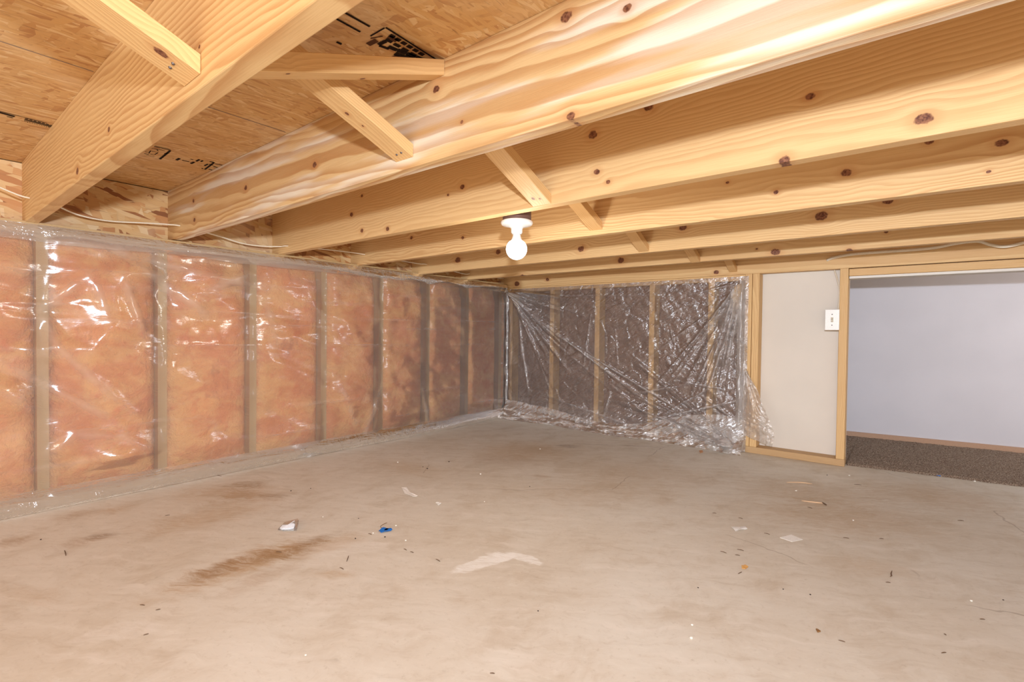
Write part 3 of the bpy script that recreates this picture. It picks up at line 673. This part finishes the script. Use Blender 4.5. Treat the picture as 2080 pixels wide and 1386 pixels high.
# doubled strips: taped left edge and right edge, and the loose flap hanging over the beige panel
def strip(name, x0, x1, z0, z1, lab, amp=.006, sd=1., lean=0.):
    a = np.linspace(0, 1, 14); b = np.linspace(0, 1, 90); A, B = np.meshgrid(a, b, indexing='ij')
    r = fbm(A, B*(z1-z0), 3, 9, sd); X = x0+(x1-x0)*A+.008*r+lean*B; Z = z0+(z1-z0)*B
    o = grid_mesh(name, X, YB-.020-amp*np.sin(A*PI)-.006*np.abs(r), Z, M_hem); o.parent = filmb; tag(o, lab); return o
strip('edge_strip', .006, .034, .02, 1.07, 'bright white doubled strip down the corner', .012, 3.)
strip('edge_strip', 1.835, 1.878, .03, 1.05, 'shiny doubled strip down the right edge', .016, 7., 0)
a = np.linspace(0, 1, 60); b = np.linspace(0, 1, 26); A, B = np.meshgrid(a, b, indexing='ij')
zf = .50-.40*A+.02*np.sin(A*9); wd = .012+.125*np.sin(np.clip(A, 0, 1)*PI*.62)**1.4
r1 = fbm(A, B, 5, 4, 81.)
Xf = 1.885+wd*B+.012*r1*B+.035*A*B; Yf = YB-.022-.035*np.sin(A*PI)*np.sin(B*PI*.9)-.018*np.abs(fbm(A, B, 9, 9, 83.))
o = grid_mesh('loose_flap', Xf, Yf, zf-.05*A*B, M_hem); o.parent = filmb; tag(o, 'loose corner of film billowing over the beige panel')

# ------------------------------------------------------------------ carpet of the next room
t_ = NT('brown flecked carpet'); P_ = t_.pos(); a_ = t_.noise(P_, 220, 2, .7); b_ = t_.noise(P_, 90, 3, .7); c_ = t_.noise(P_, 320, 1, .5)
col_ = t_.mix(t_.ramp(a_, .38, .62), srgb(128, 100, 84), srgb(206, 184, 162)); col_ = t_.mix(t_.ramp(b_, .55, .7, 0, .6), col_, srgb(108, 84, 70)); col_ = t_.mix(t_.ramp(c_, .6, .7, 0, .7), col_, srgb(226, 210, 192))
M_carpet = t_.bsdf(col_, .95, t_.bump(a_, 1., .02), .05)
c0, c1 = on(1722, 946, 2, 0), on(2080, 990, 2, 0); dd = (c1-c0).normalized()
nx, ny = 300, 90; bm = bmesh.new(); g = []
for i in range(nx+1):
    row = []; f = c0-dd*.35+dd*(2.6*i/nx); f = Vector((f.x, f.y, 0))
    f.y += .008*mnoise.noise(Vector((f.x*25, 0, 0)))+.006*mnoise.noise(Vector((f.x*60, 3, 0)))
    bk_ = pL+d_*((f.x-pL.x)/d_.x)
    if f.x < 2.40: f.y = max(f.y, YB+.095)
    for j in range(ny+1):
        t = j/ny; p = Vector((f.x, f.y+(bk_.y-.003-f.y)*t, 0))
        row.append(bm.verts.new((p.x, p.y, .0085 + (.005*random.random()) if j else .0005)))
    g.append(row)
for i in range(nx):
    for j in range(ny): bm.faces.new((g[i][j], g[i+1][j], g[i+1][j+1], g[i][j+1]))
tag(from_bm('carpet', bm, M_carpet), 'brown flecked carpet with a ragged edge in the next room', 'carpet')

# ------------------------------------------------------------------ bare bulb fixture
lx, ly = 1.545, 1.399
fx = empty('ceiling_light', (lx, ly, 1.30)); tag(fx, 'bare round bulb in a white porcelain holder under the third joist', 'light fixture')
M_boxm = plain('brown junction box', srgb(110, 78, 66), .5, .5)
M_porc = plain('white glazed porcelain', srgb(244, 240, 234), .2, .6)
lathe('junction_box', [(.0, .0), (.048, .0), (.051, .003), (.051, .052), (.048, .055), (0, .055)], M_boxm, fx, (0, 0, 1.117-1.30), 40)
box('mounting_bracket', (-.012, -.0045, .02), (.012, .0045, .055), M_nail, None).parent = fx
bpy.data.objects['mounting_bracket'].location = (-.01, -.0555, -.15)
lathe('lamp_holder', [(.0, .013), (.052, .013), (.0572, .009), (.0575, .003), (.053, -.002), (.036, -.007), (.024, -.011), (.0205, -.016), (.020, -.030), (.0175, -.031), (.0175, -.034), (.012, -.034), (0, -.034)], M_porc, fx, (0, 0, 1.1035-1.30))
bb = lathe('bulb_neck', [(.0125, .0), (.014, -.004), (.0150, -.010), (.019, -.020), (.0245, -.0275), (.010, -.0275)], M_porc, fx, (0, 0, 1.0695-1.30))
t_ = NT('lit bulb glass'); em = t_.n('Emission', Color=(1, .97, .92), Strength=9.); t_.t.links.new(em.outputs[0], t_.out.inputs[0])
prof = []
for i in range(25):
    a = -PI/2 + (PI*.5+PI*.255)*i/24*1.0
    prof.append((.0375*math.cos(a) if i else .0001, .0375*math.sin(a)))
bulb = lathe('light_bulb', prof, t_.m, fx, (0, 0, 1.0155-1.30)); tag(bulb, 'glowing round white bulb')
bulb.visible_shadow = True
# the lamp's own light sits just under the glass
bpy.data.objects['bulb_light'].location = (lx, ly, 1.0155-.05)

# ------------------------------------------------------------------ cables
def cable(name, pts, ra, rb, label, n=10):
    bm = bmesh.new(); tube(bm, catmull(pts, n), ra, rb, 8); bmesh.ops.recalc_face_normals(bm, faces=bm.faces[:])
    return tag(from_bm(name, bm, M_cable, smooth=True), label, 'cable')
cab = []
def X(u, v, x): p = on(u, v, 0, x); return (p.x, p.y, p.z)
cab += [X(-30, 370, .06), X(0, 381, .08), (.10, .30, 1.195), (.09, face(0)+.019, 1.192)]
cab += [(.05, .40, 1.19), X(160, 437, .02), X(220, 449, .0), X(290, 453, .02), X(340, 456, .06), (.085, face(1)+.019, 1.176)]
cab += [X(445, 480, .04), X(490, 494, .02), X(530, 500, .03), X(570, 501, .07), (.10, face(2)+.019, 1.156), X(690, 510, .05), (.075, face(3)+.019, 1.176), X(845, 535, .04), (.085, face(4)+.019, 1.17), X(940, 556, .02), (.02, face(5)+.019, 1.162), (.0, 2.95, 1.16), (.0, 3.2, 1.165)]
cable('electrical_cable', cab, .0055, .003, 'cream cable threaded through the joist ends above the left wall')
cab = [(2.292, YB+.003, 1.139)]+[(lambda p: (p.x, p.y, p.z))(on(u, v, 1, yq)) for u, v, yq in ((1692, 524, 3.235), (1730, 517, 3.22), (1790, 512, 3.19), (1850, 508, 3.16), (1900, 503, 3.12), (1945, 494, 3.10), (1985, 490, 3.14), (2010, 497, 3.18), (2035, 501, 3.20), (2060, 498, 3.2), (2100, 488, 3.2), (2200, 468, 3.2))]
cable('electrical_cable', cab, .004, .0075, 'cream cable looping along the face of the beam above the opening')
def YP(u, v, y): p = on(u, v, 1, y); return (p.x, p.y, p.z)
cable('electrical_cable', [YP(1690, 540, YB+.06), YP(1695, 549, YB+.06), YP(1701, 568, YB+.05), YP(1705, 590, YB+.05), YP(1704, 615, YB+.045), YP(1702, 634, YB+.04)], .0045, .003, 'white cable running down beside the opening post to the switch')

# ------------------------------------------------------------------ light switch
p0 = on(1676, 629, 1, YB-.012); p1 = on(1704.5, 671, 1, YB-.012)
sw = empty('light_switch', ((p0.x+p1.x)/2, YB-.006, (p0.z+p1.z)/2)); tag(sw, 'white toggle light switch mounted beside the opening post', 'light switch')
M_plate = plain('white switch plastic', srgb(248, 244, 236), .3, .5)
hx, hz = (p1.x-p0.x)/2, (p0.z-p1.z)/2
bm = bmesh.new(); bbox(bm, (-hx, -.006, -hz), (hx, 0, hz), .0025, 3)
from_bm('cover_plate', bm, M_plate, sw, (0, -.001, 0))
bm = bmesh.new(); bbox(bm, (-hx+.006, 0, -hz+.008), (hx-.0005, .05, hz-.008), .002)
tag(from_bm('switch_box', bm, plain('blue grey plastic box', srgb(150, 140, 130), .5), sw, (-.0, .0, 0)), 'grey box behind the plate')
bm = bmesh.new(); bbox(bm, (-.0055, -.001, -.013), (.0055, .001, .013)); from_bm('toggle_slot', bm, plain('beige toggle frame', srgb(190, 176, 150), .5), sw, (0, -.0075, 0))
bm = bmesh.new(); bbox(bm, (-.0035, -.013, -.004), (.0035, 0, .006), .001); tg = from_bm('toggle', bm, plain('ivory toggle', srgb(226, 218, 200), .35), sw, (0, -.007, -.001), (.5, 0, 0))
for dz in (.03, -.03):
    bm = bmesh.new(); bmesh.ops.create_uvsphere(bm, u_segments=10, v_segments=6, radius=.003); bmesh.ops.scale(bm, vec=(1, .5, 1), verts=bm.verts); from_bm('screw', bm, M_nail, sw, (0, -.007, dz))

# ------------------------------------------------------------------ litter on the slab
def flat(name, pix, mat, label, cat, th=.0012, curl=0, group=None, z=.0):
    P = [on(u, v, 2, 0) for u, v in pix]; c = sum(P, Vector())/len(P)
    bm = bmesh.new(); n = len(P); N = 6
    ctr_t = bm.verts.new((0, 0, th+curl*.3)); ctr_b = bm.verts.new((0, 0, .0003)); top = []; bot = []
    for i in range(n):
        for k in range(3):
            p = P[i].lerp(P[(i+1)%n], k/3)-c
            lift = curl*abs(math.sin(i*1.9+k*.7+len(pix)))
            top.append(bm.verts.new((p.x, p.y, th+lift))); bot.append(bm.verts.new((p.x, p.y, .0003+lift*.95)))
    m2 = len(top)
    for i in range(m2):
        bm.faces.new((ctr_t, top[i], top[(i+1)%m2])); bm.faces.new((ctr_b, bot[(i+1)%m2], bot[i])); bm.faces.new((top[i], bot[i], bot[(i+1)%m2], top[(i+1)%m2]))
    bmesh.ops.recalc_face_normals(bm, faces=bm.faces[:])
    return tag(from_bm(name, bm, mat, None, (c.x, c.y, z)), label, cat, group)
M_paper = plain('white paper', srgb(240, 236, 228), .7, .2)
M_scrap = plain('clear plastic scrap', srgb(234, 230, 224), .25, .6)
flat('paper_square', [(1584, 1093), (1607, 1087), (1631, 1097), (1609, 1101.5)], M_paper, 'square white paper slip lying flat on the slab, right of centre', 'paper', .0014)
flat('plastic_scrap', [(1485, 1073), (1512, 1071), (1518, 1076), (1506, 1078), (1494, 1080)], M_scrap, 'small crumpled clear plastic scrap left of the white paper slip', 'scrap', .0012, .004)
flat('paper_scrap', [(815, 991), (826, 992), (834, 1002), (848, 1009), (838, 1010), (822, 1003)], M_paper, 'torn white scrap with a tail, nearest the plastic-sheeted corner', 'paper', .0012, .003)
flat('paper_crumb', [(885, 1024), (892, 1022), (896, 1025), (890, 1027.5)], M_paper, 'small white crumb right of the torn white scrap', 'paper', .003, .004)
# clear packet with a white folded thing inside
pk = on(592, 1071, 2, 0); pe = empty('plastic_packet', (pk.x, pk.y, 0)); tag(pe, 'small clear packet with a pale blue folded wipe, left on the slab', 'packet')
def patch(name, pix, hs, mat, parent, c):
    bm = bmesh.new(); P = [on(u, v, 2, 0)-c for u, v in pix]; n = len(P)
    a = [bm.verts.new((p.x, p.y, h+.001)) for p, h in zip(P, hs)]; b = [bm.verts.new((p.x*.96, p.y*.96, .0005)) for p in P]
    cx = sum(P, Vector())/n; t = bm.verts.new((cx.x, cx.y, sum(hs)/n*1.3+.002))
    for i in range(n): bm.faces.new((a[i], a[(i+1)%n], t)); bm.faces.new((a[i], b[i], b[(i+1)%n], a[(i+1)%n]))
    bm.faces.new(b[::-1]); bmesh.ops.recalc_face_normals(bm, faces=bm.faces[:]); return from_bm(name, bm, mat, parent)
patch('wipe', [(568, 1077), (574, 1072), (582, 1073), (598, 1068), (600, 1072), (597, 1078), (584, 1079), (572, 1079)], [.006, .009, .009, .018, .016, .009, .008, .006], plain('pale blue tissue', srgb(236, 242, 250), .6), pe, pk)
patch('clear_pouch', [(564, 1078), (578, 1066), (604, 1064), (607, 1070), (603, 1079), (575, 1080)], [.003, .008, .018, .022, .006, .003], film('packet film', .12, 2.5, .2, 40, .5, tint=(1, .98, .95)), pe, pk)
M_bl = plain('blue printed wrapper', srgb(30, 110, 190), .35)
wr = flat('blue_wrapper', [(769, 1080), (778, 1075), (791, 1075), (797, 1078.5), (786, 1082), (774, 1083.5)], M_bl, 'torn blue and white wrapper with a thin wire tie on the slab', 'wrapper', .002, .005)
wc = wr.location.copy()
bm = bmesh.new(); P = [on(*q, 2, 0)-wc for q in ((781, 1079), (786, 1077), (790, 1077.5), (786, 1080), (781, 1081))]
bm.faces.new([bm.verts.new((p.x, p.y, .0062)) for p in P]); bmesh.ops.solidify(bm, geom=bm.faces[:], thickness=.0004); tag(from_bm('printed_patch', bm, M_paper, wr), 'white patch')
bm = bmesh.new(); tube(bm, catmull([on(777, 1076, 2, 0)-wc+Vector((0, 0, .003)), on(773, 1073, 2, 0)-wc+Vector((0, 0, .006)), on(780, 1068, 2, 0)-wc+Vector((0, 0, .006)), on(786, 1064, 2, 0)-wc+Vector((0, 0, .003))], 6), .0009, n=6)
from_bm('wire_tie', bm, plain('brown wire', srgb(120, 90, 62), .5), wr)
flat('blue_chip', [(1903, 963), (1911, 963.5), (1910.5, 969), (1902.5, 968)], M_bl, 'small blue chip at the carpet edge', 'chip', .006, .001)
def place(u, v):
    if u < 480: return 'in the left foreground' if v > 1150 else 'near the foot of the insulated wall'
    if u < 960: return ('on the far floor before the insulated wall' if v < 1010 else 'around the torn blue wrapper' if v < 1150 else 'in the central foreground')
    if u < 1460: return 'on the far floor before the clear film' if v < 1010 else ('right of the white plaster smear' if v < 1210 else 'in the foreground right of centre')
    if v < 1010: return 'near the beige panel and carpet edge'
    if v < 1110: return 'beside the white paper slip' if u < 1660 else 'right of the paper slip, towards the carpet'
    if v < 1200: return 'just below the plastic scrap' if u < 1660 else 'in the middle of the right floor'
    return 'in the right foreground'
# torn splinter of pale wood
def stick(name, pix, r, mat, label, cat, group=None, z=.002):
    P = [on(u, v, 2, 0)+Vector((0, 0, z)) for u, v in pix]; c = P[0].copy(); c.z = 0
    bm = bmesh.new(); tube(bm, catmull([p-c for p in P], 4), r, r*.8, 6, tap=True); bmesh.ops.recalc_face_normals(bm, faces=bm.faces[:])
    return tag(from_bm(name, bm, mat, None, c), label, cat, group)
M_spl = plain('pale splintered wood', srgb(226, 190, 152), .7); M_needle = plain('dry brown needle', srgb(112, 86, 62), .7); M_dark = plain('dark grit', srgb(52, 38, 32), .8)
stick('wood_splinter', [(1628, 1019), (1645, 1021), (1664, 1023), (1671, 1024)], .0035, M_spl, 'long pale wood splinter on the slab before the beige panel', 'splinter', z=.003)
stick('wood_splinter', [(1670, 1022), (1676, 1026), (1679, 1028)], .0035, M_needle, 'short dark bark end beside the long pale splinter', 'splinter', z=.003)
stick('wood_splinter', [(1598, 981), (1625, 981), (1650, 984)], .003, M_spl, 'thin pale sliver on the slab nearest the beige panel', 'splinter', z=.002)
stick('plant_stem', [(1812, 1161), (1810, 1167), (1811, 1171), (1808, 1173)], .0018, M_needle, 'tiny curled brown stem right of the white paper slip', 'stem', z=.002)
flat('tan_crumb', [(1506, 1151), (1513, 1149), (1520, 1153), (1514, 1158), (1507, 1156)], plain('tan glue crumb', srgb(220, 168, 98), .5), 'orange-tan crumb below the plastic scrap', 'crumb', .002, .002)
flat('tan_crumb', [(1657, 1281), (1663, 1282), (1667, 1286), (1660, 1286)], plain('brown seed', srgb(140, 100, 56), .6), 'brown seed husk in the right foreground', 'crumb', .003, .002)
flat('tan_crumb', [(1420, 917), (1427, 916), (1428, 920), (1422, 921)], plain('rusty crumb', srgb(196, 140, 92), .6), 'rusty crumb in front of the foot of the clear film', 'crumb', .003, .002)
NE = [(284, 1230, 294, 1231), (291, 1292, 302, 1289), (316, 1241, 326, 1239), (131, 1119, 134, 1130), (1463, 1121, 1476, 1125), (1497, 1117, 1511, 1120), (1493, 1128, 1503, 1130), (1500, 1053, 1509, 1055), (1552, 1084, 1564, 1087),
      (1499, 1167, 1507, 1163), (1703, 1302, 1717, 1306), (1990, 1259, 2001, 1260), (1912, 1328, 1922, 1327), (1799, 1184, 1809, 1185), (1917, 1289, 1922, 1292), (1735, 985, 1750, 986), (1786, 1095, 1795, 1096), (1945, 1058, 1958, 1059),
      (820, 1116, 826, 1119), (833, 1122, 840, 1124), (885, 1137, 894, 1142), (708, 1130, 704, 1142), (748, 1085, 755, 1087), (995, 1369, 1005, 1370), (560, 1122, 572, 1123), (690, 1154, 698, 1158), (1712, 1093, 1725, 1095), (432, 966, 450, 968),
      (335, 1049, 345, 1047), (1447, 1043, 1455, 1044), (1640, 1031, 1650, 1034)]
for a in NE: stick('pine_needle', [(a[0], a[1]), ((a[0]+a[2])/2+.5, (a[1]+a[3])/2-.4), (a[2], a[3])], .0014, M_needle, 'tiny brown needle on the slab '+place(a[0], a[1]), 'needle', 'dry needles on the slab '+place(a[0], a[1]), .0014)
def grain(u, v, r, mat, name, label, group):
    p = on(u, v, 2, 0); bm = bmesh.new(); bmesh.ops.create_icosphere(bm, subdivisions=2, radius=r)
    for q in bm.verts: q.co *= 1+.25*mnoise.noise(q.co*300+Vector((u, v, 0))); q.co.z *= .6
    tag(from_bm(name, bm, mat, None, (p.x, p.y, r*.55)), label, 'pebble' if 'grit' in name else 'chip', group)
for u, v, r in ((912, 939, 4), (868, 953, 4), (859, 949, 2.5), (591, 998, 3), (631, 993, 2.5), (722, 1095, 2.5), (782, 1092, 3), (1646, 1209, 2.2), (728, 1054, 2.2), (1076, 989, 2.5), (1591, 1218-20, 2), (1418, 1195, 2), (2038, 1220, 2), (83, 1097, 2.5), (1680, 966, 3), (1093, 1242, 2)):
    grain(u, v, r*.001, M_dark, 'dark_grit', 'tiny dark speck of grit '+place(u, v), 'dark grit '+place(u, v))
M_chip = plain('white plaster chip', srgb(246, 242, 232), .6)
for u, v, r in ((758, 1084, 3), (804, 1069, 3.2), (824, 1099, 3.2), (1973, 1222, 3.2), (808, 940, 4), (976, 964, 4), (1404, 1298, 4), (621, 1332, 2.5), (1733, 1058, 3), (1617, 998, 4), (1725, 967, 4), (1980, 979, 5), (1097, 913, 4), (984, 1020, 2.5), (1406, 1271, 3), (656, 1051, 2.5)):
    grain(u, v, r*.001, M_chip, 'plaster_chip', 'tiny white plaster chip '+place(u, v), 'white chips '+place(u, v))
